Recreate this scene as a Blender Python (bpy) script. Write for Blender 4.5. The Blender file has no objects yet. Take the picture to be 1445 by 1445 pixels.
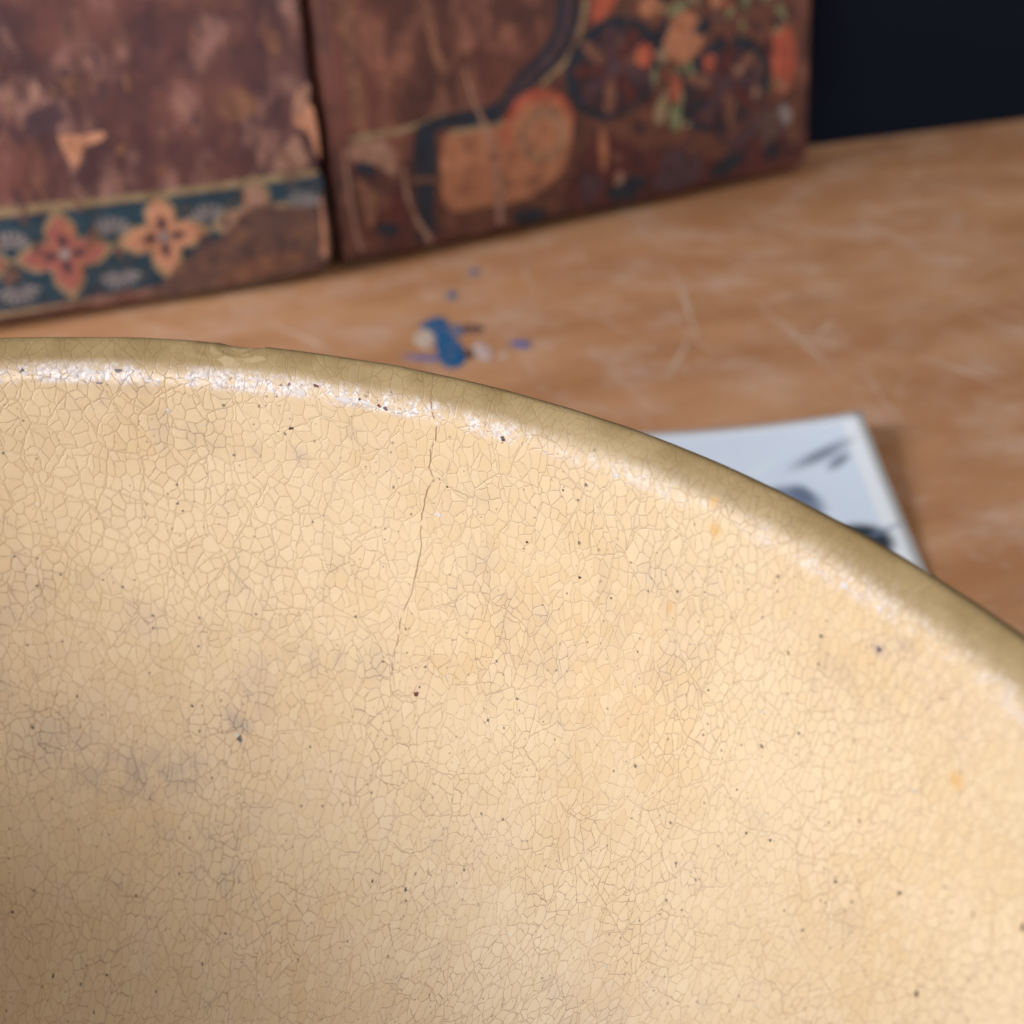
import bpy, bmesh, math, random
import numpy as np
from mathutils import Vector, Matrix, noise as mnoise
R_ = math.radians
CM = 0.01
scene = bpy.context.scene

# ------------------------------------------------------------------ camera
cam_d = bpy.data.cameras.new('camera')
cam = bpy.data.objects.new('camera', cam_d)
scene.collection.objects.link(cam)
scene.camera = cam
cam.location = (0, 0, 0.22)
cam.rotation_euler = (R_(90 - 33), 0, 0)
cam_d.sensor_width = 36
cam_d.lens = 36 * 1900 / 1445
cam_d.clip_start = 0.01
cam_d.clip_end = 20
cam_d.dof.use_dof = True
cam_d.dof.focus_distance = 0.216
cam_d.dof.aperture_fstop = 14.5
cam_d.dof.aperture_blades = 0

# ------------------------------------------------------------------ world and window light
world = bpy.data.worlds.new('World')
scene.world = world
world.use_nodes = True
bg = world.node_tree.nodes['Background']
bg.inputs[0].default_value = (1.0, 0.93, 0.85, 1)
bg.inputs[1].default_value = 0.50


def area(name, loc, target, sx, sy, energy, col):
    d = bpy.data.lights.new(name, 'AREA')
    d.shape = 'RECTANGLE'
    d.size, d.size_y = sx, sy
    d.energy = energy
    d.color = col
    o = bpy.data.objects.new(name, d)
    scene.collection.objects.link(o)
    o.location = loc
    o.rotation_euler = (Vector(target) - Vector(loc)).to_track_quat('-Z', 'Y').to_euler()
    return o


area('window_light', (-1.25, 0.02, 0.62), (0.0, 0.25, 0.08), 0.6, 0.42, 25, (0.90, 0.95, 1.0))
area('front_window_light', (-0.62, -1.25, 0.44), (-0.03, 0.15, 0.10), 0.6, 0.30, 17, (1.0, 0.97, 0.93))

scene.view_settings.view_transform = 'Standard'
scene.view_settings.look = 'None'
scene.view_settings.exposure = 0.15
scene.view_settings.gamma = 1.0
scene.cycles.use_denoising = True
scene.cycles.max_bounces = 4
scene.cycles.diffuse_bounces = 3
scene.cycles.glossy_bounces = 2
scene.cycles.caustics_reflective = False
scene.cycles.caustics_refractive = False
scene.cycles.adaptive_threshold = 0.03

# ------------------------------------------------------------------ node helper


class NT:
    """small wrapper for writing node materials as expressions"""

    def __init__(s, name):
        s.m = bpy.data.materials.new(name)
        s.m.use_nodes = True
        s.t = s.m.node_tree
        s.b = s.t.nodes['Principled BSDF']

    def put(s, sock, v):
        if hasattr(v, 'default_value') or isinstance(v, bpy.types.NodeSocket):
            s.t.links.new(v, sock)
        else:
            if isinstance(v, tuple) and len(v) == 3 and sock.type == 'RGBA':
                v = (*v, 1)
            sock.default_value = v

    def n(s, kind, **kw):
        x = s.t.nodes.new(kind)
        for k, v in kw.items():
            setattr(x, k, v)
        return x

    def math(s, op, a, b=0.0, c=0.0):
        x = s.n('ShaderNodeMath', operation=op)
        s.put(x.inputs[0], a)
        s.put(x.inputs[1], b)
        s.put(x.inputs[2], c)
        return x.outputs[0]

    def add(s, a, b): return s.math('ADD', a, b)
    def mul(s, a, b): return s.math('MULTIPLY', a, b)
    def inv(s, a): return s.math('SUBTRACT', 1.0, a)

    def ss(s, v, lo, hi, o0=0.0, o1=1.0):
        x = s.n('ShaderNodeMapRange', interpolation_type='SMOOTHSTEP')
        s.put(x.inputs[0], v)
        x.inputs[1].default_value = lo
        x.inputs[2].default_value = hi
        x.inputs[3].default_value = o0
        x.inputs[4].default_value = o1
        return x.outputs[0]

    def mix(s, f, a, b, mode='MIX'):
        x = s.n('ShaderNodeMix', data_type='RGBA', blend_type=mode)
        s.put(x.inputs[0], f)
        s.put(x.inputs[6], a)
        s.put(x.inputs[7], b)
        return x.outputs[2]

    def vm(s, op, a, b=(0, 0, 0), scale=1.0):
        x = s.n('ShaderNodeVectorMath', operation=op)
        s.put(x.inputs[0], a)
        s.put(x.inputs[1], b)
        s.put(x.inputs[3], scale)
        return x.outputs[1] if op in ('LENGTH', 'DOT_PRODUCT', 'DISTANCE') else x.outputs[0]

    def noise(s, vec, scale, detail=3, rough=0.55, col=False, dist=0.0, dim='3D'):
        x = s.n('ShaderNodeTexNoise', noise_dimensions=dim)
        s.put(x.inputs['Vector'], vec)
        x.inputs['Scale'].default_value = scale
        x.inputs['Detail'].default_value = detail
        x.inputs['Roughness'].default_value = rough
        x.inputs['Distortion'].default_value = dist
        return x.outputs[1] if col else x.outputs[0]

    def vor(s, vec, scale, feature='F1', dim='2D', rnd=1.0):
        x = s.n('ShaderNodeTexVoronoi', feature=feature, voronoi_dimensions=dim)
        s.put(x.inputs['Vector'], vec)
        x.inputs['Scale'].default_value = scale
        x.inputs['Randomness'].default_value = rnd
        return x

    def sep(s, v):
        x = s.n('ShaderNodeSeparateXYZ')
        s.put(x.inputs[0], v)
        return x.outputs

    def comb(s, x_, y_, z_=0.0):
        x = s.n('ShaderNodeCombineXYZ')
        s.put(x.inputs[0], x_)
        s.put(x.inputs[1], y_)
        s.put(x.inputs[2], z_)
        return x.outputs[0]

    def mapping(s, v, loc=(0, 0, 0), rot=(0, 0, 0), scale=(1, 1, 1)):
        x = s.n('ShaderNodeMapping')
        s.put(x.inputs[0], v)
        x.inputs[1].default_value = loc
        x.inputs[2].default_value = rot
        x.inputs[3].default_value = scale
        return x.outputs[0]

    def ell(s, v, cx, cy, rx, ry, rot=0.0, soft=0.5):
        """soft ellipse mask (1 inside) in the xy plane of vector v"""
        d = s.vm('SUBTRACT', v, (cx, cy, 0))
        d = s.mapping(d, rot=(0, 0, -rot))
        d = s.mapping(d, scale=(1 / rx, 1 / ry, 0))
        return s.ss(s.vm('LENGTH', d), 1 + soft, max(0, 1 - soft))

    def bump(s, h, strength, dist, nrm=None):
        x = s.n('ShaderNodeBump')
        x.inputs['Strength'].default_value = strength
        x.inputs['Distance'].default_value = dist
        s.put(x.inputs['Height'], h)
        if nrm is not None:
            s.put(x.inputs['Normal'], nrm)
        return x.outputs[0]

    def uv(s): return s.n('ShaderNodeTexCoord').outputs['UV']
    def obj(s): return s.n('ShaderNodeTexCoord').outputs['Object']

    def out(s, col=None, rough=None, nrm=None, **kw):
        if col is not None:
            s.put(s.b.inputs['Base Color'], col)
        if rough is not None:
            s.put(s.b.inputs['Roughness'], rough)
        if nrm is not None:
            s.put(s.b.inputs['Normal'], nrm)
        for k, v in kw.items():
            s.put(s.b.inputs[k.replace('_', ' ')], v)
        return s.m


def lin(r, g, b):
    f = lambda c: (c / 255 / 12.92) if c / 255 <= 0.04045 else ((c / 255 + 0.055) / 1.055) ** 2.4
    return (f(r), f(g), f(b))


# ------------------------------------------------------------------ object helpers
def link(name, me, mat=None, parent=None):
    o = bpy.data.objects.new(name, me)
    scene.collection.objects.link(o)
    if mat:
        me.materials.append(mat)
    if parent:
        o.parent = parent
    return o


def empty(name, loc, rot=(0, 0, 0)):
    o = bpy.data.objects.new(name, None)
    o.empty_display_size = 0.02
    scene.collection.objects.link(o)
    o.location = loc
    o.rotation_euler = rot
    return o


def tag(o, label=None, cat=None, kind=None, group=None):
    if label: o['label'] = label
    if cat: o['category'] = cat
    if kind: o['kind'] = kind
    if group: o['group'] = group
    return o


def smooth(me, on=True):
    for p in me.polygons:
        p.use_smooth = on


def bm_mesh(bm, name, sm=False):
    me = bpy.data.meshes.new(name)
    bmesh.ops.recalc_face_normals(bm, faces=bm.faces)
    bm.to_mesh(me)
    bm.free()
    if sm:
        smooth(me)
    return me


def rounded_box(lo, hi, bev, seg=3):
    bm = bmesh.new()
    bmesh.ops.create_cube(bm, size=1)
    for v in bm.verts:
        v.co = Vector([(lo[i] + hi[i]) / 2 + v.co[i] * (hi[i] - lo[i]) for i in range(3)])
    if bev:
        bmesh.ops.bevel(bm, geom=bm.edges[:], offset=bev, segments=seg, affect='EDGES', profile=0.5)
    return bm


# ==================================================================== BACKGROUND WALL
def build_wall():
    nt = NT('dark_navy_paint')
    o = nt.obj()
    c = nt.mix(nt.noise(o, 6, 4), (0.0028, 0.0048, 0.0130), (0.0046, 0.0078, 0.0200))
    m = nt.out(c, 0.9, nt.bump(nt.noise(o, 300, 3), 0.1, 0.001))
    nt.b.inputs['Specular IOR Level'].default_value = 0.15
    d = Vector((math.cos(R_(20.53)), math.sin(R_(20.53)), 0))
    nrm = Vector((-d.y, d.x, 0))
    p = Vector((0.1492, 0.6867, 0)) + nrm * 0.045
    bm = bmesh.new()
    vs = []
    for off in (0.0, 0.02):
        for s, z in ((-1.6, -0.7), (1.6, -0.7), (1.6, 1.1), (-1.6, 1.1)):
            vs.append(bm.verts.new(p + d * s + nrm * off + Vector((0, 0, z))))
    bm.faces.new(vs[:4]); bm.faces.new(vs[4:])
    for i in range(4):
        j = (i + 1) % 4
        bm.faces.new((vs[i], vs[j], vs[j + 4], vs[i + 4]))
    tag(link('background_wall', bm_mesh(bm, 'background_wall'), m), kind='structure')


build_wall()

# ==================================================================== TABLE
TAB_YAW = R_(20.53)


def wood_material():
    nt = NT('worn_wood')
    o = nt.obj()                         # metres, x along the grain
    p = nt.mapping(o, scale=(100, 100, 100))          # centimetres
    warp = nt.vm('SCALE', nt.vm('SUBTRACT', nt.noise(p, 0.12, 3, col=True), (0.5, 0.5, 0.5)), scale=2.4)
    q = nt.vm('ADD', p, warp)
    fine = nt.noise(nt.mapping(q, scale=(0.25, 5.0, 1)), 1.6, 5, 0.65)
    broad = nt.noise(nt.mapping(q, scale=(0.14, 0.6, 1)), 0.6, 4, 0.55)
    blot = nt.noise(p, 0.33, 5, 0.6)
    c = nt.mix(nt.ss(broad, 0.3, 0.72), lin(180, 128, 90), lin(202, 152, 114))
    c = nt.mix(nt.mul(nt.ss(fine, 0.45, 0.75), 0.30), c, lin(156, 106, 72))
    # old grease and wax: darker golden blotches
    c = nt.mix(nt.mul(nt.ss(blot, 0.52, 0.68), 0.40), c, lin(166, 114, 74))
    # whitish rubbed haze
    hz = nt.noise(nt.mapping(p, loc=(31, 7, 0), scale=(0.8, 1.15, 1)), 0.40, 6, 0.62)
    hz2 = nt.noise(nt.mapping(p, loc=(3, 17, 0)), 1.7, 5, 0.65)
    c = nt.mix(nt.mul(nt.ss(hz, 0.46, 0.66), nt.ss(hz2, 0.25, 0.7, 0.10, 0.36)), c, lin(218, 194, 180))
    # random scuff lines at two angles
    wq = nt.vm('ADD', p, warp)
    for k, (a, sc, th, amt) in enumerate(((0.5, 0.5, 0.026, 0.34), (-0.9, 0.40, 0.024, 0.34))):
        e = nt.vor(nt.mapping(wq, loc=(k * 13.1, k * 7.7, 0), rot=(0, 0, a), scale=(0.28 * sc, sc, 1)), 1.0, 'DISTANCE_TO_EDGE').outputs[0]
        mk = nt.mul(nt.ss(e, th, 0.0), nt.ss(hz2 if k else blot, 0.45, 0.60))
        c = nt.mix(nt.mul(mk, amt), c, lin(208, 182, 166))
    rough = nt.ss(hz, 0.3, 0.7, 0.42, 0.62)
    nrm = nt.bump(fine, 0.25, 0.0006)
    m = nt.out(c, rough, nrm)
    nt.b.inputs['Specular IOR Level'].default_value = 0.35
    return m


def build_table():
    d = Vector((math.cos(TAB_YAW), math.sin(TAB_YAW), 0))
    n = Vector((-d.y, d.x, 0))
    edge = Vector((0.1492, 0.6867, 0))
    root = empty('wooden_table', edge, (0, 0, TAB_YAW))
    tag(root, 'worn honey-brown wooden table with scratches and blue paint spots', 'table')
    bm = rounded_box((-1.2, -1.15, -0.028), (0.95, 0.0, 0.0), 0.004, 3)
    top = link('tabletop', bm_mesh(bm, 'tabletop'), wood_material(), root)
    inv = Matrix.Translation(edge) @ Matrix.Rotation(TAB_YAW, 4, 'Z')
    inv = inv.inverted()

    def spot(name, mat, pts, h=0.00035, label=None):
        """a flake of paint: outline in world centimetres on the tabletop"""
        bm = bmesh.new()
        c = Vector((sum(p[0] for p in pts) / len(pts), sum(p[1] for p in pts) / len(pts), 0))
        # smooth the outline with a closed Catmull-Rom curve
        out = []
        N = len(pts)
        for i in range(N):
            p0, p1, p2, p3 = [Vector((*pts[(i + k) % N], 0)) for k in (-1, 0, 1, 2)]
            for t in (0, .25, .5, .75):
                out.append(0.5 * (2 * p1 + (p2 - p0) * t + (2 * p0 - 5 * p1 + 4 * p2 - p3) * t * t + (3 * p1 - p0 - 3 * p2 + p3) * t ** 3))
        lo, hi = [], []
        for q in out:
            a = inv @ (q * CM)
            b = inv @ ((c + (q - c) * 0.86) * CM)
            lo.append(bm.verts.new((a.x, a.y, 0.0001)))
            hi.append(bm.verts.new((b.x, b.y, h)))
        bm.faces.new(hi)
        for i in range(len(lo)):
            j = (i + 1) % len(lo)
            bm.faces.new((lo[i], lo[j], hi[j], hi[i]))
        o = link(name, bm_mesh(bm, name), mat, root)
        if label:
            o['label'] = label
        return o

    def paint(name, col, rough=0.45):
        nt = NT(name)
        o = nt.obj()
        f = nt.noise(o, 900, 4)
        c = nt.mix(nt.ss(f, 0.35, 0.7), col, tuple(min(1, v * 1.35 + 0.01) for v in col))
        c = nt.mix(nt.mul(nt.ss(nt.noise(o, 260, 5, 0.7), 0.54, 0.64), 0.6), c, lin(176, 130, 100))
        return nt.out(c, rough, nt.bump(f, 0.4, 0.0003))

    blue = paint('blue_paint', lin(0, 86, 134))
    slate = paint('slate_blue_paint', lin(92, 104, 132))
    violet = paint('violet_blue_paint', lin(92, 100, 150))
    black = paint('black_paint', lin(44, 34, 32))
    plum = paint('plum_paint', lin(86, 62, 62))
    pale = paint('pale_paint', lin(190, 168, 164))
    cream = paint('cream_paint', lin(190, 172, 158))

    def blob(x, y, rx, ry, rot=0, seed=0, n=9, irr=0.22):
        rnd = random.Random(seed)
        pts = []
        for i in range(n):
            a = 2 * math.pi * i / n
            k = 1 + rnd.uniform(-irr, irr)
            u, v = rx * k * math.cos(a), ry * k * math.sin(a)
            pts.append((x + u * math.cos(rot) - v * math.sin(rot), y + u * math.sin(rot) + v * math.cos(rot)))
        return pts

    spot('paint_spot', cream, blob(-3.25, 45.7, 0.42, 0.95, 0.1, 7), 0.00025)
    spot('paint_spot', blue, [(-3.55, 46.9), (-2.9, 47.7), (-2.45, 47.3), (-2.3, 46.3), (-1.85, 45.2), (-1.65, 44.0), (-2.1, 43.3), (-2.6, 43.8), (-2.85, 45.4), (-3.0, 46.4)], 0.0003, 'bright blue paint splash')
    spot('paint_spot', violet, blob(-3.2, 44.15, 0.85, 0.22, -0.1, 3), 0.0003)
    spot('paint_spot', slate, blob(-2.1, 46.6, 0.30, 0.55, 0.2, 4), 0.0003)
    spot('paint_spot', plum, blob(-1.5, 46.6, 0.42, 0.34, 0.2, 5), 0.0003)
    spot('paint_spot', pale, blob(-1.12, 44.7, 0.34, 0.75, 0.3, 6), 0.0003)
    spot('paint_spot', black, blob(-1.6, 44.5, 0.28, 0.36, 0.2, 8), 0.0003)
    spot('paint_spot', slate, blob(-2.39, 49.7, 0.22, 0.45, 0, 9), 0.0003)
    spot('paint_spot', slate, blob(-1.55, 52.1, 0.18, 0.42, 0, 10), 0.0002)
    spot('paint_spot', violet, blob(0.32, 45.3, 0.42, 0.32, -0.3, 11), 0.0003)
    spot('paint_spot', cream, blob(-0.35, 44.4, 0.20, 0.25, 0, 12), 0.0002)

    # whitish gouged scratches
    nt = NT('bare_scratched_wood')
    o = nt.obj()
    f = nt.noise(o, 500, 4)
    sm = nt.out(nt.mix(f, lin(196, 160, 136), lin(218, 188, 168)), 0.7)
    strokes = [((-9.2, 47.0), (-6.6, 44.6), 0.20), ((6.6, 52.4), (6.9, 45.5), 0.16), ((9.6, 49.0), (11.6, 42.6), 0.15),
               ((6.6, 45.9), (5.5, 42.8), 0.14), ((12.4, 47.6), (11.3, 46.0), 0.18), ((15.0, 44.2), (17.2, 41.8), 0.16),
               ((3.2, 43.2), (5.8, 42.6), 0.12), ((13.6, 52.4), (16.5, 52.9), 0.16), ((8.0, 54.5), (9.8, 53.0), 0.14),
               ((2.0, 49.0), (4.6, 46.0), 0.09), ((-6.0, 50.4), (-3.4, 51.6), 0.12), ((16.5, 57.5), (19.6, 58.6), 0.20)]
    rs = random.Random(8)
    for _k in range(90):
        x, y = rs.uniform(-16, 24), rs.uniform(37, 66)
        an, ln = rs.choice((rs.uniform(-.3, .7), rs.uniform(1.6, 2.6), rs.uniform(-1.2, -.5))), rs.uniform(1.0, 6.0)
        strokes.append(((x, y), (x + ln * math.cos(an), y + ln * math.sin(an)), rs.uniform(.04, .10)))
    for i, (a, b, w) in enumerate(strokes):
        rnd = random.Random(i)
        a, b = Vector(a), Vector(b)
        dr = (b - a).normalized()
        nr = Vector((-dr.y, dr.x))
        L, Rr = [], []
        for k in range(7):
            t = k / 6
            c = a.lerp(b, t) + nr * (math.sin(t * 3.1) * 0.12 + rnd.uniform(-.04, .04))
            ww = w * 0.5 * (0.25 + math.sin(math.pi * min(1, t * 1.02)) * 0.9) * rnd.uniform(.7, 1.2)
            L.append(tuple(c + nr * ww)); Rr.append(tuple(c - nr * ww))
        spot('scratch', sm, L + Rr[::-1], 0.00018)
    return root


build_table()

# ==================================================================== BOWL
CTRL = [(6.4, 0.0), (6.9, 0.05), (7.2, 0.45), (8.4, 0.85), (11.2, 2.2), (13.4, 4.5), (14.8, 7.3), (15.3, 8.9), (15.65, 9.25), (15.98, 9.6), (16.1, 10.3), (16.12, 11.0), (16.03, 11.45), (15.86, 11.80), (15.60, 11.96), (15.40, 11.86), (15.27, 11.70), (15.15, 11.50), (15.08, 11.18), (14.99, 10.72), (14.82, 9.92), (14.4, 8.6), (13.6, 6.6), (12.2, 4.4), (10.0, 2.5), (7.0, 1.25), (3.5, 0.85), (0.0, 0.75)]
EDGE = 17


def bowl_profile(n=12):
    P = [Vector(p) for p in CTRL]
    P = [2 * P[0] - P[1]] + P + [Vector((-3.5, .85))]
    out = []
    for i in range(1, len(P) - 2):
        p0, p1, p2, p3 = P[i - 1:i + 3]
        t1, t2, t3 = (p1 - p0).length ** .5, (p2 - p1).length ** .5, (p3 - p2).length ** .5
        a, b, c, d = 0, t1, t1 + t2, t1 + t2 + t3
        for k in range(n):
            t = b + (c - b) * k / n
            A1 = (b - t) / (b - a) * p0 + (t - a) / (b - a) * p1
            A2 = (c - t) / (c - b) * p1 + (t - b) / (c - b) * p2
            A3 = (d - t) / (d - c) * p2 + (t - c) / (d - c) * p3
            B1 = (c - t) / (c - a) * A1 + (t - a) / (c - a) * A2
            B2 = (d - t) / (d - b) * A2 + (t - b) / (d - b) * A3
            out.append((c - t) / (c - b) * B1 + (t - b) / (c - b) * B2)
    out.append(Vector(CTRL[-1]))
    return out


PROF = bowl_profile()
_s = [0.0]
for a, b in zip(PROF, PROF[1:]):
    _s.append(_s[-1] + (b - a).length)
VARC = [s - _s[EDGE * 12] for s in _s]


def prof_at(v):
    import bisect
    i = min(max(bisect.bisect_right(VARC, v) - 1, 0), len(VARC) - 2)
    t = (v - VARC[i]) / (VARC[i + 1] - VARC[i])
    p = PROF[i].lerp(PROF[i + 1], t)
    tg = (PROF[i + 1] - PROF[i]).normalized()
    return p, Vector((-tg.y, tg.x)) * -1           # point and inward (glaze side) normal in the r,z plane


def bowl_offset(u, v):
    """hand-thrown unevenness and knocks in the rim, centimetres along the normal"""
    d = 0.020 * mnoise.noise(Vector((u * 0.35, v * 0.5, 3.1))) + 0.006 * mnoise.noise(Vector((u * 1.5, v * 1.8, 9.0)))
    if -1.3 < v < 1.0:
        # rough chewed line along the inside corner
        k = math.exp(-((v - 0.02) / 0.16) ** 2)
        w = 0.5 + 0.5 * mnoise.noise(Vector((u * 0.6, 0, 5.0)))
        d += k * 0.018 * w * mnoise.noise(Vector((u * 5.0, v * 6.0, 1.0))) - k * 0.008 * w
        # the shallow flake off the top of the rim
        e = ((u - 3.0) / 0.42) ** 2 + ((v + 0.72) / 0.30) ** 2
        if e < 1:
            d -= 0.045 * (1 - e) ** 0.5
        e = ((u - 2.45) / 0.22) ** 2 + ((v + 0.62) / 0.22) ** 2
        if e < 1:
            d -= 0.02 * (1 - e) ** 0.5
    return d


def bowl_pt(u, v, lift=0.0):
    p, n = prof_at(v)
    a = u / 15.0
    d = bowl_offset(u, v) + lift
    r, z = p.x + n.x * d, p.y + n.y * d
    return Vector((r * math.sin(a), r * math.cos(a), z)) * CM


def vnoise(x, y, seed=0, octaves=4, rough=0.55):
    """smooth 2D value noise on numpy arrays, about 0..1"""
    tot, amp, nrm = np.zeros_like(x), 1.0, 0.0
    for o in range(octaves):
        f = 2.0 ** o
        X, Y = x * f + 17.3 * o + seed * 5.1, y * f + 9.7 * o + seed * 3.3
        xi, yi = np.floor(X).astype(np.int64), np.floor(Y).astype(np.int64)
        tx, ty = X - xi, Y - yi
        tx, ty = tx * tx * (3 - 2 * tx), ty * ty * (3 - 2 * ty)

        def h(i, j):
            k = (i * 374761393 + j * 668265263 + (seed * 31 + o) * 362437) & 0xFFFFFFFF
            k = ((k ^ (k >> 13)) * 1274126177) & 0xFFFFFFFF
            return ((k ^ (k >> 16)) & 0xFFFF) / 65535.0
        v = (h(xi, yi) * (1 - tx) + h(xi + 1, yi) * tx) * (1 - ty) + (h(xi, yi + 1) * (1 - tx) + h(xi + 1, yi + 1) * tx) * ty
        tot += v * amp
        nrm += amp
        amp *= rough
    return tot / nrm


def sstep(v, lo, hi):
    t = np.clip((v - lo) / (hi - lo), 0, 1)
    return t * t * (3 - 2 * t)


STAINS = ((3.22, 6.15, .30, .28, .9), (.9, 7.3, 1.1, .42, .6), (1.9, 7.1, .7, .4, .6), (-.6, 6.7, .9, .5, .4), (4.8, 4.8, .8, .3, .45), (3.1, 3.8, .5, .3, .35), (1.15, 4.4, .5, .3, .3),
          (4.1, 1.2, .22, .16, .6), (3.2, 1.2, .25, .10, .45), (1.82, .72, .14, .18, .6), (14.7, .56, .12, .10, .7), (15.05, .3, .2, .12, .45), (3.7, 8.9, .45, .4, .4), (.84, 9.4, .4, .3, .4), (15.84, 4.2, .35, .25, .25), (5.9, 4.6, .35, .5, .4), (13.8, 4.1, .35, .3, .3))
DRIPS = ((11.7, .25, .08, .10), (11.55, -.12, .07, .09), (16.4, 1.4, .11, .10), (11.23, 1.75, .06, .08))


def glaze_masks(u, v):
    """slow-changing wear, dirt and glaze-thickness masks, one value per vertex"""
    rim = 1 - sstep(v, -0.32, 0.10)
    st = np.zeros_like(u)
    for cx, cy, rx, ry, a in STAINS:
        d = np.sqrt(((u - cx) / rx) ** 2 + ((v - cy) / ry) ** 2)
        st = np.maximum(st, a * (1 - sstep(d, 0.25, 1.75)))
    st = np.maximum(st, 0.30 * sstep(vnoise(u * .75, v * .75, 3, 5, .6), .55, .75) * (1 - rim))
    st = st * (0.15 + 0.85 * sstep(vnoise(u * 4, v * 4, 4, 3), .34, .62))
    deep = sstep(v, 1.5, 6.5)
    dirt = 0.16 + 0.24 * sstep(vnoise(u * .7, v * .7, 5, 4), .35, .7) + 0.24 * deep + 0.60 * st
    dirt = dirt * (1 - 0.1 * rim)
    big = sstep(vnoise(u * .4, v * .4, 6, 4), .3, .7)
    med = vnoise(u * 1.8, v * 1.8, 7, 4)
    mixn = sstep(vnoise(u * 1.5, v * 1.5, 8, 3), .50, .60)
    wl = vnoise(u * 1.2, v * .25, 9, 3)
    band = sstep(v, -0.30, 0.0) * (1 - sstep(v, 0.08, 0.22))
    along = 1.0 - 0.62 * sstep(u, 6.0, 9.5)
    dr = np.zeros_like(u)
    for cx, cy, rx, ry in DRIPS:
        d = np.sqrt(((u - cx) / rx) ** 2 + ((v - cy) / ry) ** 2)
        dr = np.maximum(dr, 1 - sstep(d, 0.5, 1.5))
    return (st, rim, dirt, deep), (big, med, mixn, dr), (band * along, wl, band, 1 - 0.72 * deep)


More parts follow.
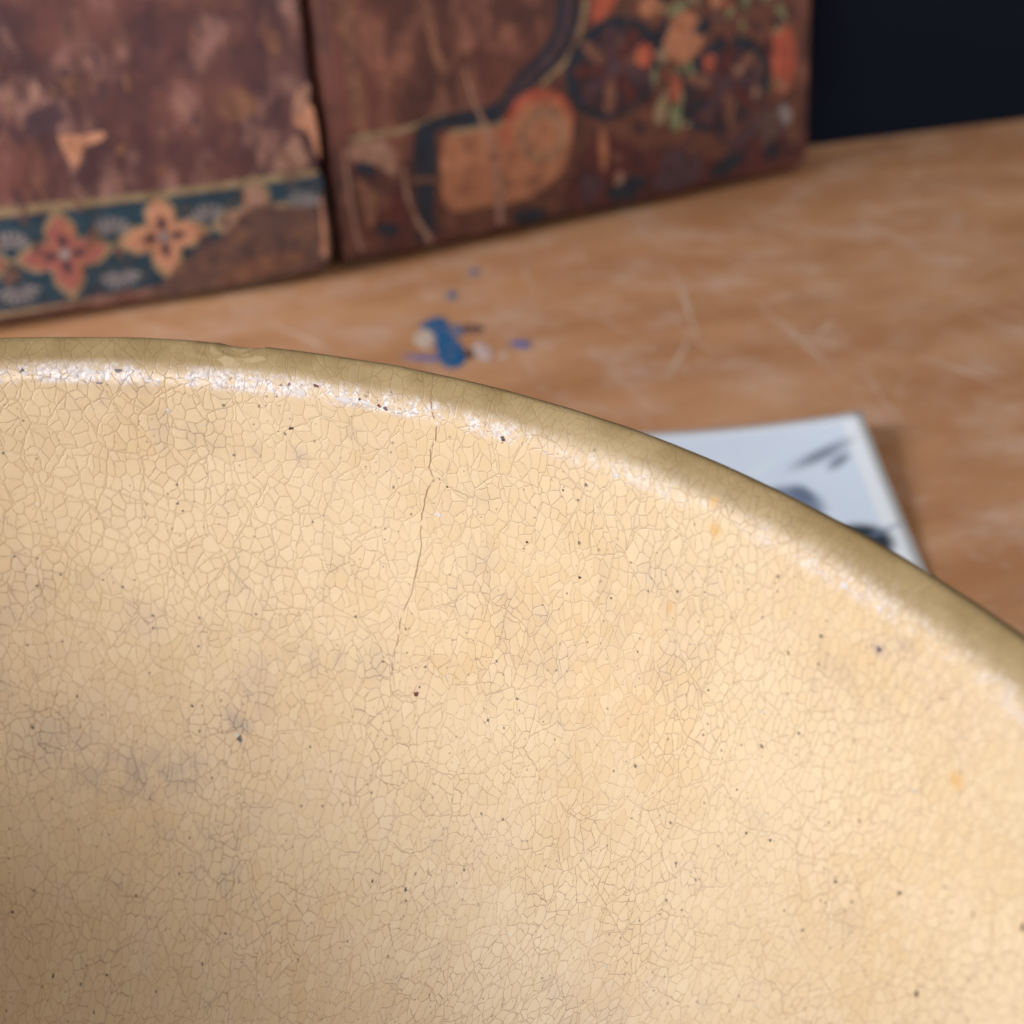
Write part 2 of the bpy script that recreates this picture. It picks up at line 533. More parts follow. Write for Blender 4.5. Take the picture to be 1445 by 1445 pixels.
def glaze_material():
    nt = NT('crazed_yellow_glaze')
    uv = nt.uv()                                   # centimetres: x around the bowl, y down the inside wall

    def att(nm):
        a = nt.n('ShaderNodeAttribute', attribute_name=nm)
        return (*nt.sep(a.outputs['Color']), a.outputs['Alpha'])
    st, rim, dirt, deep = att('mask_a')
    big, med, mixn, drip = att('mask_b')
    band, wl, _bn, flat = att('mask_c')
    # ---------- crazing
    w1 = nt.vm('SCALE', nt.vm('SUBTRACT', nt.noise(uv, 2.0, 3, col=True, dim='2D'), (0.5, 0.5, 0.5)), scale=0.20)
    x_ = nt.sep(uv)[0]
    p = nt.vm('SCALE', nt.vm('ADD', uv, w1), scale=nt.ss(x_, 5.0, 19.0, 1.0, 1.22))
    ps = nt.mapping(p, scale=(1.70, 1.30, 1))                 # the first, long cracks
    d1 = nt.vor(ps, 1.0, 'DISTANCE_TO_EDGE').outputs[0]
    jump = nt.vm('SCALE', nt.vor(ps, 1.0, 'F1').outputs['Color'], scale=37.0)
    pb = nt.vm('ADD', nt.mapping(p, scale=(4.7, 4.0, 1)), jump)  # later cracks stop dead at the first ones
    d2 = nt.vor(pb, 1.0, 'DISTANCE_TO_EDGE').outputs[0]
    fr = nt.sep(nt.vor(pb, 1.0, 'F1').outputs['Color'])
    fine = nt.noise(uv, 13, 3, 0.65, dim='2D')
    line1 = nt.mul(nt.ss(d1, 0.014, 0.002), nt.ss(fine, 0.30, 0.5, 0.5, 1))
    line2 = nt.mul(nt.ss(d2, 0.050, 0.008), nt.mul(nt.ss(mixn, 0.0, 1.0, 0.75, 1.0), nt.ss(fine, 0.36, 0.52, 0.35, 1.0)))
    crk = nt.math('MAXIMUM', line1, line2)
    # ---------- colour
    c = nt.mix(big, lin(*G0), lin(*G1))
    c = nt.mix(nt.mul(nt.ss(med, 0.45, 0.75), 0.35), c, lin(*G2))
    c = nt.mix(nt.mul(fr[0], 0.26), c, lin(*G3))
    c = nt.mix(nt.mul(nt.ss(fine, 0.52, 0.72), 0.16), c, lin(190, 152, 108))
    c = nt.mix(nt.mul(rim, 0.88), c, nt.mix(nt.ss(med, 0.2, 0.8), lin(*O0), lin(*O1)))
    c = nt.mix(nt.mul(st, 0.48), c, lin(122, 113, 118))
    c = nt.mix(nt.mul(crk, dirt), c, nt.mix(nt.ss(st, 0.1, 0.6), lin(92, 56, 40), lin(66, 56, 60)))
    # lost glaze, pale and chalky, and a highlight painted along the inside corner
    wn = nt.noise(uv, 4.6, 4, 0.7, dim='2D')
    wear_glint = nt.mul(band, nt.ss(nt.add(wn, nt.mul(wl, 0.45)), 0.70, 0.80))
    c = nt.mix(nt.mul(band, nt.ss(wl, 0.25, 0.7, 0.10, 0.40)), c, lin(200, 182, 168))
    c = nt.mix(nt.mul(wear_glint, 0.9), c, nt.mix(nt.ss(fine, 0.4, 0.6), lin(160, 150, 152), lin(204, 198, 200)))
    c = nt.mix(nt.mul(nt.mul(band, nt.ss(nt.mul(fine, nt.inv(wn)), 0.36, 0.43)), 0.75), c, lin(104, 78, 84))
    # iron specks
    wob = nt.vm('ADD', uv, nt.vm('SCALE', nt.comb(fine, wn), scale=0.07))

    def speck(scale, keep, r0, r1, loc):
        vq = nt.vor(nt.mapping(wob, loc=loc), scale, 'F1')
        rn = nt.sep(vq.outputs['Color'])
        rad = nt.ss(rn[1], 0.0, 1.0, r0, r1)
        inside = nt.ss(nt.math('DIVIDE', vq.outputs['Distance'], rad), 1.25, 0.6)
        return nt.mul(inside, nt.math('GREATER_THAN', rn[0], 1 - keep)), rn[2]
    s1, _r = speck(4.4, 0.42, 0.03, 0.085, (0, 0, 0))
    s2, r2 = speck(2.0, 0.40, 0.022, 0.060, (5, 8, 0))
    sp = nt.math('MAXIMUM', nt.mul(s1, 0.62), nt.mul(s2, 0.80))
    sp = nt.mul(sp, nt.mul(nt.inv(nt.mul(rim, 0.6)), nt.ss(med, 0.36, 0.56, 0.40, 1)))
    c = nt.mix(sp, c, nt.mix(nt.ss(med, 0.4, 0.6), lin(84, 52, 40), lin(62, 58, 58)))
    c = nt.mix(nt.mul(nt.mul(s2, nt.math('GREATER_THAN', r2, 0.94)), 0.5), c, lin(210, 204, 200))
    c = nt.mix(nt.mul(drip, 0.5), c, lin(186, 138, 66))
    # ---------- relief
    h = nt.math('MINIMUM', nt.ss(d1, 0.0, 0.04), nt.ss(d2, 0.0, 0.085))
    h = nt.mul(h, 0.55)
    h = nt.mul(nt.mul(nt.add(h, nt.mul(fr[1], 0.35)), flat), nt.inv(nt.mul(rim, 0.55)))
    h = nt.add(h, nt.mul(wn, nt.add(0.30, nt.mul(band, 0.15))))
    nrm = nt.bump(h, 0.60, 0.00019)
    rough = nt.math('SUBTRACT', nt.ss(med, 0.3, 0.7, 0.42, 0.50), nt.mul(band, 0.08))
    nt.put(nt.b.inputs['Specular IOR Level'], nt.add(0.22, nt.math('SUBTRACT', nt.mul(band, 0.16), nt.mul(rim, 0.08))))
    return nt.out(c, rough, nrm)


G0, G1, G2, G3 = (184, 158, 124), (188, 165, 134), (188, 166, 144), (203, 185, 157)
O0, O1 = (118, 98, 63), (138, 118, 82)



def build_bowl():
    root = empty('mixing_bowl', (-0.077, 0.0535, 0.0))
    tag(root, 'large mustard-yellow crackle-glazed ceramic mixing bowl in the foreground', 'bowl')
    # dense arc where one looks closely, coarse elsewhere
    us = []
    u0, u1 = -5.0, 24.0
    k = int((u1 - u0) / 0.045)
    us += [u0 + (u1 - u0) * i / k for i in range(k)]
    rest = 2 * math.pi * 15 - (u1 - u0)
    us += [u1 + rest * i / 150 for i in range(150)]
    vs = []
    for i, v in enumerate(VARC[:-1]):
        step = VARC[i + 1] - v
        if -1.3 < v < 1.0:
            m = max(1, int(step / 0.03))
        elif v > 0:
            m = max(1, int(step / (0.07 if v < 11 else 0.3)))
        else:
            m = 1 if i % 3 == 0 else 0
        for j in range(m):
            vs.append(v + step * j / m)
    verts, faces, uvs = [], [], []
    nu = len(us)
    for v in vs:
        p, n = prof_at(v)
        for u in us:
            a = u / 15
            d = bowl_offset(u, v) if u0 < u < u1 + 2 or v > -2 else 0
            r, z = p.x + n.x * d, p.y + n.y * d
            verts.append((r * math.sin(a) * CM, r * math.cos(a) * CM, max(z, 0.0) * CM))
    for i in range(len(vs) - 1):
        for j in range(nu):
            jn = (j + 1) % nu
            faces.append((i * nu + j, (i + 1) * nu + j, (i + 1) * nu + jn, i * nu + jn))
            ub = us[jn] if jn else 2 * math.pi * 15 + us[0]
            uvs += [us[j], vs[i], us[j], vs[i + 1], ub, vs[i + 1], ub, vs[i]]
    # close well floor and foot
    cb = len(verts); verts.append((0, 0, 0.0075))
    ct = len(verts); verts.append((0, 0, 0.003))
    L = (len(vs) - 1) * nu
    for j in range(nu):
        jn = (j + 1) % nu
        ub = us[jn] if jn else 2 * math.pi * 15 + us[0]
        faces.append((L + j, cb, L + jn)); uvs += [us[j], vs[-1], us[j], vs[-1] + 1, ub, vs[-1]]
        faces.append((jn, ct, j)); uvs += [ub, vs[0], us[j], vs[0] - 6, us[j], vs[0]]
    me = bpy.data.meshes.new('body')
    me.from_pydata(verts, [], faces)
    ul = me.uv_layers.new(name='UVMap')
    ul.data.foreach_set('uv', uvs)
    me.polygons.foreach_set('use_smooth', [True] * len(me.polygons))
    VU = np.array([[u for u in us] for v in vs]).ravel()
    VV = np.array([[v for u in us] for v in vs]).ravel()
    VU, VV = np.r_[VU, 0, 0], np.r_[VV, vs[-1] + 1, vs[0]]
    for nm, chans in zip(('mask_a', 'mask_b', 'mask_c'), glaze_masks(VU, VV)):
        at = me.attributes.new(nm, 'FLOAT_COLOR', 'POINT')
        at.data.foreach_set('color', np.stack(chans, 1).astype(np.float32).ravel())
    me.update()
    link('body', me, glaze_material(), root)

    # hairline crack running down from the rim
    pts = [(6.33, -0.74), (6.42, -0.48), (6.47, -0.22), (6.55, -0.03), (6.64, 0.19), (6.66, 0.45), (6.56, 0.60), (6.59, 0.82), (6.56, 0.94), (6.67, 1.11), (6.55, 1.32), (6.50, 1.69), (6.50, 2.06), (6.55, 2.35), (6.50, 2.86), (6.47, 3.2), (6.33, 3.65), (6.32, 4.08), (6.27, 4.48), (6.33, 4.79)]
    rnd = random.Random(2)
    line = []
    for (a, b) in zip(pts, pts[1:]):
        for t in (0, .25, .5, .75):
            line.append((a[0] + (b[0] - a[0]) * t + rnd.uniform(-.012, .012), a[1] + (b[1] - a[1]) * t))
    bm = bmesh.new()
    prev = None
    for i, (u, v) in enumerate(line):
        t = i / len(line)
        w = 0.011 * (1.15 - t * 0.55) * rnd.uniform(.55, 1.25)
        row = [bm.verts.new(bowl_pt(u + k * w, v, 0.004 if k else 0.0042)) for k in (-1, 0, 1)]
        if prev and rnd.random() > 0.08:
            bm.faces.new((prev[0], prev[1], row[1], row[0]))
            bm.faces.new((prev[1], prev[2], row[2], row[1]))
        prev = row
    nt = NT('crack_grime')
    cm = nt.out(nt.mix(nt.noise(nt.obj(), 700, 3), lin(112, 84, 66), lin(150, 120, 94)), 0.7)
    link('hairline_crack', bm_mesh(bm, 'hairline_crack'), cm, root)['label'] = 'thin dark hairline crack from the rim'

    def flecks(name, mat, items, lift, label=None):
        bm = bmesh.new()
        rnd = random.Random(len(items))
        for (u, v, ru, rv) in items:
            n = 9
            c = bm.verts.new(bowl_pt(u, v, lift * 1.6))
            ring = []
            for k in range(n):
                a = 2 * math.pi * k / n
                q = rnd.uniform(.45, 1.25)
                ring.append(bm.verts.new(bowl_pt(u + ru * q * math.cos(a), v + rv * q * math.sin(a), lift * 0.6)))
            for k in range(n):
                bm.faces.new((c, ring[k], ring[(k + 1) % n]))
        o = link(name, bm_mesh(bm, name, True), mat, root)
        o['kind'] = 'stuff'
        if label:
            o['label'] = label

    nt = NT('iron_speck')
    iron = nt.out(nt.mix(nt.noise(nt.obj(), 2000, 2), lin(34, 22, 18), lin(70, 44, 32)), 0.4)
    S = [(4.01, .71, .06, .035), (-1.13, 6.44, .045, .03), (2.21, 5.98, .035, .03), (7.73, 8.16, .04, .035), (6.94, 8.25, .035, .04), (-.44, 10.78, .035, .04), (-1.58, 9.67, .04, .03), (3.43, 4.16, .03, .022), (1.37, 4.6, .025, .02), (18.08, 2.23, .05, .06), (17.34, 4.11, .04, .05), (16.39, 3.26, .03, .03), (-.83, 3.85, .03, .02), (-.37, 3.65, .03, .025), (1.71, 2.12, .022, .02), (1.99, 2.41, .022, .02), (13.96, 2.38, .03, .025), (14.19, 4.06, .03, .03), (13.76, 4.23, .025, .03), (12.29, 2.63, .022, .02), (.97, 10.75, .03, .03), (-.43, 4.89, .025, .02), (8.5, 1.7, .03, .025), (6.92, 1.18, .03, .025), (9.01, .63, .022, .02), (9.56, 1.94, .03, .03), (10.19, 2.05, .022, .02), (6.08, 4.53, .03, .02), (2.9, 6.4, .02, .02), (3.29, 6.46, .065, .06)]
    flecks('iron_specks', iron, S, 0.006, 'small dark iron specks in the glaze')
    nt = NT('broken_rim_edge')
    tan = nt.out(nt.mix(nt.noise(nt.obj(), 900, 4), lin(134, 114, 78), lin(160, 138, 102)), 0.55)
    flecks('rim_chips', tan, [(3.02, -.60, .30, .11), (2.62, -.50, .17, .10), (3.3, -.42, .22, .10), (2.9, -.30, .2, .12)], 0.004, 'pale chipped facets on top of the rim')
    nt = NT('red_speck')
    red = nt.out(nt.mix(nt.noise(nt.obj(), 2000, 2), lin(92, 26, 22), lin(70, 20, 20)), 0.4)
    flecks('red_specks', red, [(6.87, 4.9, .05, .05), (4.45, -.10, .06, .04), (5.60, .05, .05, .035), (3.98, -.06, .025, .03), (5.25, -.0, .03, .03)], 0.006)
    nt = NT('rim_grime')
    grime = nt.out(lin(70, 58, 74), 0.4)
    flecks('rim_pits', grime, [(7.84, .11, .05, .05), (1.0, -.06, .08, .035), (-.63, -.05, .04, .04), (.66, .16, .07, .02), (5.72, .08, .05, .03), (14.69, .56, .05, .045)], 0.006)
    nt = NT('clay_and_glint')
    clay_glint = nt.out(nt.mix(nt.noise(nt.obj(), 1500, 3), lin(160, 152, 152), lin(196, 190, 192)), 0.5)
    flecks('chips_and_glint', clay_glint, [(.52, -.04, .11, .07), (-.58, .0, .09, .05), (.25, .02, .06, .07), (1.15, -.1, .06, .05), (2.2, .0, .08, .06), (2.5, -.05, .07, .05), (-.3, .06, .05, .04), (1.5, .04, .05, .05), (3.3, .05, .06, .04), (1.82, .60, .04, .05), (6.8, 1.7, .07, .03), (3.23, 6.40, .045, .045), (4.2, .04, .10, .06), (5.0, .07, .20, .05), (5.35, .05, .1, .05), (7.93, .0, .06, .05), (9.9, .08, .06, .04), (13.9, .05, .08, .05), (14.5, .05, .06, .05)], 0.007, 'pale flakes where glaze has chipped off, and one painted glint')  # the fleck far down the wall is a highlight painted on a pit


build_bowl()

# ==================================================================== BOOKS


def leather(name, dark, mid, light, tan, seed, tan_amt=0.5):
    nt = NT(name)
    o = nt.obj()
    p = nt.mapping(o, loc=(seed, seed * 1.7, seed * .3), scale=(100, 100, 100))
    a = nt.noise(p, 0.28, 5, 0.62, dist=0.4)
    b = nt.noise(nt.mapping(p, loc=(9, 0, 4), scale=(1.5, 1, 0.75)), 0.55, 5, 0.65)
    c_ = nt.noise(nt.mapping(p, loc=(2, 0, 14), scale=(1.6, 1, 0.5)), 0.9, 5, 0.65)
    c = nt.mix(nt.ss(a, 0.36, 0.64), dark, mid)
    c = nt.mix(nt.mul(nt.ss(b, 0.50, 0.68), 0.75), c, light)
    c = nt.mix(nt.mul(nt.ss(c_, 0.58, 0.72), tan_amt), c, tan)
    g = nt.noise(p, 4.0, 5, 0.7)
    c = nt.mix(nt.mul(nt.ss(g, 0.5, 0.75), 0.35), c, dark)
    h = nt.add(nt.mul(a, 3.0), nt.mul(g, 0.8))
    return nt.out(c, nt.ss(b, 0.35, 0.65, 0.34, 0.55), nt.bump(h, 0.5, 0.0008))


def paint_mat(name, c1, c2, rough=0.5, worn=None):
    nt = NT(name)
    p = nt.mapping(nt.obj(), scale=(100, 100, 100))
    f = nt.noise(p, 1.6, 5, 0.65)
    c = nt.mix(nt.ss(f, 0.35, 0.65), c1, c2)
    if worn:
        c = nt.mix(nt.ss(nt.noise(nt.mapping(p, loc=(5, 5, 9)), 1.3, 5, 0.72), 0.52, 0.66), c, worn)
    return nt.out(c, rough, nt.bump(f, 0.3, 0.0006))


TEAL = paint_mat('teal_tooling', lin(20, 48, 66), lin(34, 66, 84), 0.45, lin(74, 70, 72))
NAVY = paint_mat('navy_tooling', lin(12, 22, 38), lin(22, 40, 60), 0.45, lin(44, 38, 46))
GOLD = paint_mat('old_gold', lin(132, 112, 86), lin(160, 140, 110), 0.45, lin(112, 84, 68))
ROSE = paint_mat('rose_red', lin(142, 76, 74), lin(164, 98, 90), 0.5, lin(170, 112, 86))
PLUM = paint_mat('plum_ink', lin(60, 40, 52), lin(84, 58, 66), 0.5)
PALE = paint_mat('pale_bluish_ink', lin(122, 116, 120), lin(154, 146, 148), 0.5)
TAN = paint_mat('bare_tan_leather', lin(178, 124, 98), lin(206, 150, 122), 0.6, lin(140, 90, 66))
ORANGE = paint_mat('faded_orange', lin(154, 98, 72), lin(182, 124, 94), 0.5, lin(122, 80, 64))
RED = paint_mat('brick_red', lin(156, 68, 52), lin(184, 96, 72), 0.5, lin(110, 60, 52))
GREEN = paint_mat('olive_green', lin(96, 104, 80), lin(138, 138, 104), 0.5, lin(60, 56, 46))
MAROON = paint_mat('maroon', lin(68, 28, 30), lin(98, 44, 44), 0.5, lin(48, 28, 30))
BROWN = paint_mat('brown_hide', lin(104, 68, 56), lin(136, 94, 74), 0.5, lin(84, 56, 50))
DARKHIDE = paint_mat('dark_hide', lin(78, 56, 56), lin(104, 76, 70), 0.5, lin(124, 88, 70))
GROUND = paint_mat('russet_ground', lin(82, 46, 40), lin(114, 70, 56), 0.5, lin(62, 38, 38))
PAGES = paint_mat('page_edges', lin(150, 126, 92), lin(176, 152, 116), 0.8)
CREASE = paint_mat('rubbed_crease', lin(142, 106, 92), lin(166, 128, 112), 0.5, lin(116, 80, 68))


def relief(name, mat, pts, h, parent, base=0.0, smooth_n=0, bev=0.78, label=None):
    """raised piece of tooling: closed outline (s,t in cm) on a cover face whose outside is -y"""
    P = [Vector((a, b)) for a, b in pts]
    if smooth_n:
        out = []
        N = len(P)
        for i in range(N):
            p0, p1, p2, p3 = [P[(i + k) % N] for k in (-1, 0, 1, 2)]
            for j in range(smooth_n):
                t = j / smooth_n
                out.append(0.5 * (2 * p1 + (p2 - p0) * t + (2 * p0 - 5 * p1 + 4 * p2 - p3) * t * t + (3 * p1 - p0 - 3 * p2 + p3) * t ** 3))
        P = out
    bm = bmesh.new()
    lo = [bm.verts.new((p.x * CM, -base * CM, p.y * CM)) for p in P]
    hi = [bm.verts.new((p.x * CM, -(base + h) * CM, p.y * CM)) for p in P]
    bm.faces.new(hi)
    for i in range(len(P)):
        j = (i + 1) % len(P)
        bm.faces.new((lo[i], lo[j], hi[j], hi[i]))
    o = link(name, bm_mesh(bm, name), mat, parent)
    if label:
        o['label'] = label
    return o


def circle(cx, cy, rx, ry=None, n=24, rot=0, irr=0, seed=1):
    rnd = random.Random(seed)
    ry = ry or rx
    out = []
    for k in range(n):
        a = 2 * math.pi * k / n
        q = 1 + rnd.uniform(-irr, irr)
        u, v = rx * q * math.cos(a), ry * q * math.sin(a)
        out.append((cx + u * math.cos(rot) - v * math.sin(rot), cy + u * math.sin(rot) + v * math.cos(rot)))
    return out


def stroke(path, w0, w1=None, wob=0, seed=0):
    """a band of given width along a path, as a closed outline"""
    w1 = w0 if w1 is None else w1
    rnd = random.Random(seed)
    L, R = [], []
    n = len(path)
    for i, p in enumerate(path):
        a = Vector(path[max(0, i - 1)]); b = Vector(path[min(n - 1, i + 1)])
        d = (b - a).normalized()
        nr = Vector((-d.y, d.x))
        w = (w0 + (w1 - w0) * i / max(1, n - 1)) / 2 + rnd.uniform(-wob, wob)
        L.append(tuple(Vector(p) + nr * w)); R.append(tuple(Vector(p) - nr * w))
    return L + R[::-1]


def quatrefoil(cx, cy, rx, ry, k=1.0):
    """four ogee petals"""
    out = []
    for q in range(4):
        a = q * math.pi / 2
        for da, rr in ((-0.62, 0.52), (-0.50, 0.66), (-0.30, 0.78), (-0.12, 0.90), (0, 1.0), (0.12, 0.90), (0.30, 0.78), (0.50, 0.66), (0.62, 0.52)):
            out.append((cx + rx * rr * k * math.cos(a + da), cy + ry * rr * k * math.sin(a + da)))
        out.append((cx + rx * 0.44 * k * math.cos(a + math.pi / 4), cy + ry * 0.44 * k * math.sin(a + math.pi / 4)))
    return out


def book(name, origin, yaw, s0, s1, height, thick, cover_mat, label, lean=8.0):
    """standing volume; local x along the lower edge, z up the cover, y to the back; front face at y=0"""
    lift = thick * math.sin(R_(lean))
    k = (22.0 - lift) / 22.0
    root = empty(name, (origin[0] * k * CM, origin[1] * k * CM, lift * CM + 0.0002), (-R_(lean), 0, yaw))
    tag(root, label, 'book', group='leather books behind the bowl')

    def board(nm, y0, y1):
        bm = rounded_box((s0 * CM, y0 * CM, 0), (s1 * CM, y1 * CM, height * CM), 0.0, 1)
        vert = [e for e in bm.edges if abs((e.verts[0].co - e.verts[1].co).normalized().y) > 0.9]
        bmesh.ops.bevel(bm, geom=vert, offset=0.007, segments=5, affect='EDGES', profile=0.5)
        bmesh.ops.bevel(bm, geom=[e for e in bm.edges if len(e.link_faces) == 2 and e.calc_face_angle(0) > 1.2], offset=0.0024, segments=4, affect='EDGES', profile=0.5)
        return link(nm, bm_mesh(bm, nm, True), cover_mat, root)
    fc = board('front_cover', 0.0, 0.55)
    board('back_cover', thick - 0.55, thick)
    bm = rounded_box(((s0 + .3) * CM, 0.56 * CM, 0.35 * CM), ((s1 - .5) * CM, (thick - .56) * CM, (height - .35) * CM), 0)
    link('page_block', bm_mesh(bm, 'page_block'), PAGES, root)
    bm = rounded_box(((s0 - .25) * CM, 0.02 * CM, 0.02 * CM), ((s0 + .29) * CM, (thick - .02) * CM, (height - .02) * CM), 0.0024, 4)
    link('spine', bm_mesh(bm, 'spine', True), cover_mat, root)
    return root, fc


def build_left_book():
    hide = leather('purple_brown_leather', lin(78, 52, 58), lin(122, 78, 74), lin(168, 126, 118), lin(176, 124, 100), 3.0, 0.40)
    root, fc = book('leather_book', (-19.551, 47.019), R_(23.13), -9.0, 12.98, 31, 2.2, hide,
                    'left brown leather book with teal band of red four-petal flowers along its foot')
    W0, W1, B0, B1 = -8.4, 12.95, 0.45, 3.85
    relief('ornament_band', TEAL, [(W0, B0), (W1, B0 + .1), (W1 + .05, B1), (W0, B1)], 0.02, fc, 0.0)
    relief('gold_line', GOLD, stroke([(-8.4, 4.02), (-4, 4.05), (0.9, 4.10), (4, 4.02), (7, 3.97), (10, 3.98), (12.6, 4.0)], 0.36, 0.24, 0.03, 1), 0.03, fc, 0.0, 2)
    relief('gold_line', GOLD, stroke([(-8.4, 0.30), (0, 0.34), (4, 0.36), (6.2, 0.36)], 0.12, 0.08, 0.03, 2), 0.03, fc, 0.0, 2)
    period = 3.72
    k = 0
    for i in range(-3, 4):
        cx = 2.80 + period * i
        cy = 2.25 + (0.12 * i if i > 0 else 0)
        if cx < W0 + 1.4 or cx > W1 - 1.2:
            continue
        faded = i > 0
        f = relief('flower', GOLD, quatrefoil(cx, cy, 1.88, 1.76), 0.035, fc, 0.0)
        relief('petals', TAN if i == 1 else (CREASE if i > 1 else ROSE), quatrefoil(cx, cy, 1.58, 1.46), 0.02, f, 0.036)
        if i < 2:
            for q in range(4):
                a = q * math.pi / 2
                relief('petal_mark', PLUM, circle(cx + .52 * math.cos(a), cy + .5 * math.sin(a), 0.30, 0.17, 10, a), 0.01, f, 0.057)
            relief('flower_heart', PALE, circle(cx, cy, 0.2, 0.2, 10), 0.014, f, 0.057)
    for i in range(-3, 4):
        cx = 2.80 + period * (i + .5)
        if cx > W1 - .3 or cx < W0:
            continue
        for sgn, ty in ((1, 3.0), (-1, 1.0)):
            if sgn < 0 and cx > 6.4:
                continue
            # a palmette: fan of seven narrow leaves
            for q in range(7):
                a = (math.pi / 2 - 1.15 + 2.3 * q / 6)
                ca, sa = math.cos(a), math.sin(a) * sgn
                bx, by = cx, ty - 0.36 * sgn
                r0, r1 = 0.18, 0.72
                tip = (bx + ca * r1 * 1.12, by + sa * r1)
                root_ = (bx + ca * r0, by + sa * r0)
                relief('palmette_leaf', PALE, stroke([root_, ((root_[0] + tip[0]) / 2, (root_[1] + tip[1]) / 2), tip], 0.06, 0.17), 0.012, fc, 0.021)
    # hide worn through over the lower right end of the band
    relief('worn_patch', DARKHIDE, [(5.6, .12), (6.6, .9), (7.6, 1.6), (8.6, 2.0), (9.6, 2.75), (10.3, 3.05), (11.2, 2.85), (12.2, 2.75), (12.95, 2.6), (13.0, 1.4), (12.95, .7), (12.5, .3), (10, .08), (7.5, .06)], 0.018, fc, 0.058, 3, label='bare scuffed patch over the band')
    relief('worn_patch', BROWN, [(8.2, .2), (9.4, .95), (11.2, 1.05), (12.0, .8), (11.2, .4), (9.6, .15)], 0.01, fc, 0.077, 3)
    # scuffs on the field
    relief('scuff', TAN, [(3.42, 6.55), (4.1, 6.45), (5.0, 6.5), (4.9, 6.2), (4.25, 6.05), (4.0, 5.6), (3.75, 5.3), (3.55, 5.8)], 0.012, fc, 0.0, 3, label='bright orange torn spot')
    relief('scuff', TAN, [(12.5, 7.2), (12.8, 6.7), (13.0, 6.2), (13.0, 4.6), (12.8, 4.9), (12.7, 5.5), (12.2, 5.9), (12.15, 6.4)], 0.012, fc, 0.0, 3)
    relief('scuff', CREASE, circle(12.55, 6.75, .22, .62, 12, -.5, .2, 5), 0.03, fc, 0.0)
    relief('scuff', CREASE, [(11.2, 4.35), (11.5, 5.0), (12.2, 5.5), (12.4, 5.0), (12.55, 4.4), (12.0, 4.2)], 0.045, fc, 0.0, 3)
    relief('scuff', BROWN, circle(11.7, 9.0, .25, .55, 12, .2, .2, 6), 0.012, fc, 0.0)
    relief('scuff', BROWN, circle(10.0, 6.9, .8, .7, 14, .2, .2, 7), 0.010, fc, 0.0)
    relief('scuff', CREASE, circle(2.9, 8.1, .16, .35, 12, -.3, .2, 8), 0.014, fc, 0.0)
    relief('scuff', CREASE, circle(1.9, 7.9, .13, .42, 12, 0.1, .2, 9), 0.014, fc, 0.0)
    relief('scuff', BROWN, circle(4.2, 8.2, .35, .45, 12, 0.1, .2, 10), 0.012, fc, 0.0)
    relief('scuff', PLUM, circle(3.0, 7.1, .8, .5, 14, 0.3, .25, 11), 0.008, fc, 0.0)
    rq = random.Random(31)
    for i in range(40):
        x, y = rq.uniform(-1, 12.6), rq.uniform(.6, 11)
        relief('scuff', (BROWN, DARKHIDE, PLUM)[i % 3], circle(x, y, rq.uniform(.05, .16), rq.uniform(.12, .5), 9, rq.uniform(-.5, .5), .3, i), 0.004, fc, (0.072 if y < 4.3 else 0.016) + i * 0.0002)
    relief('scuff', TAN, [(12.6, .75), (12.86, .9), (12.88, 3.0), (12.8, 3.0), (12.72, 1.6)], 0.01, fc, 0.078, 3)


build_left_book()


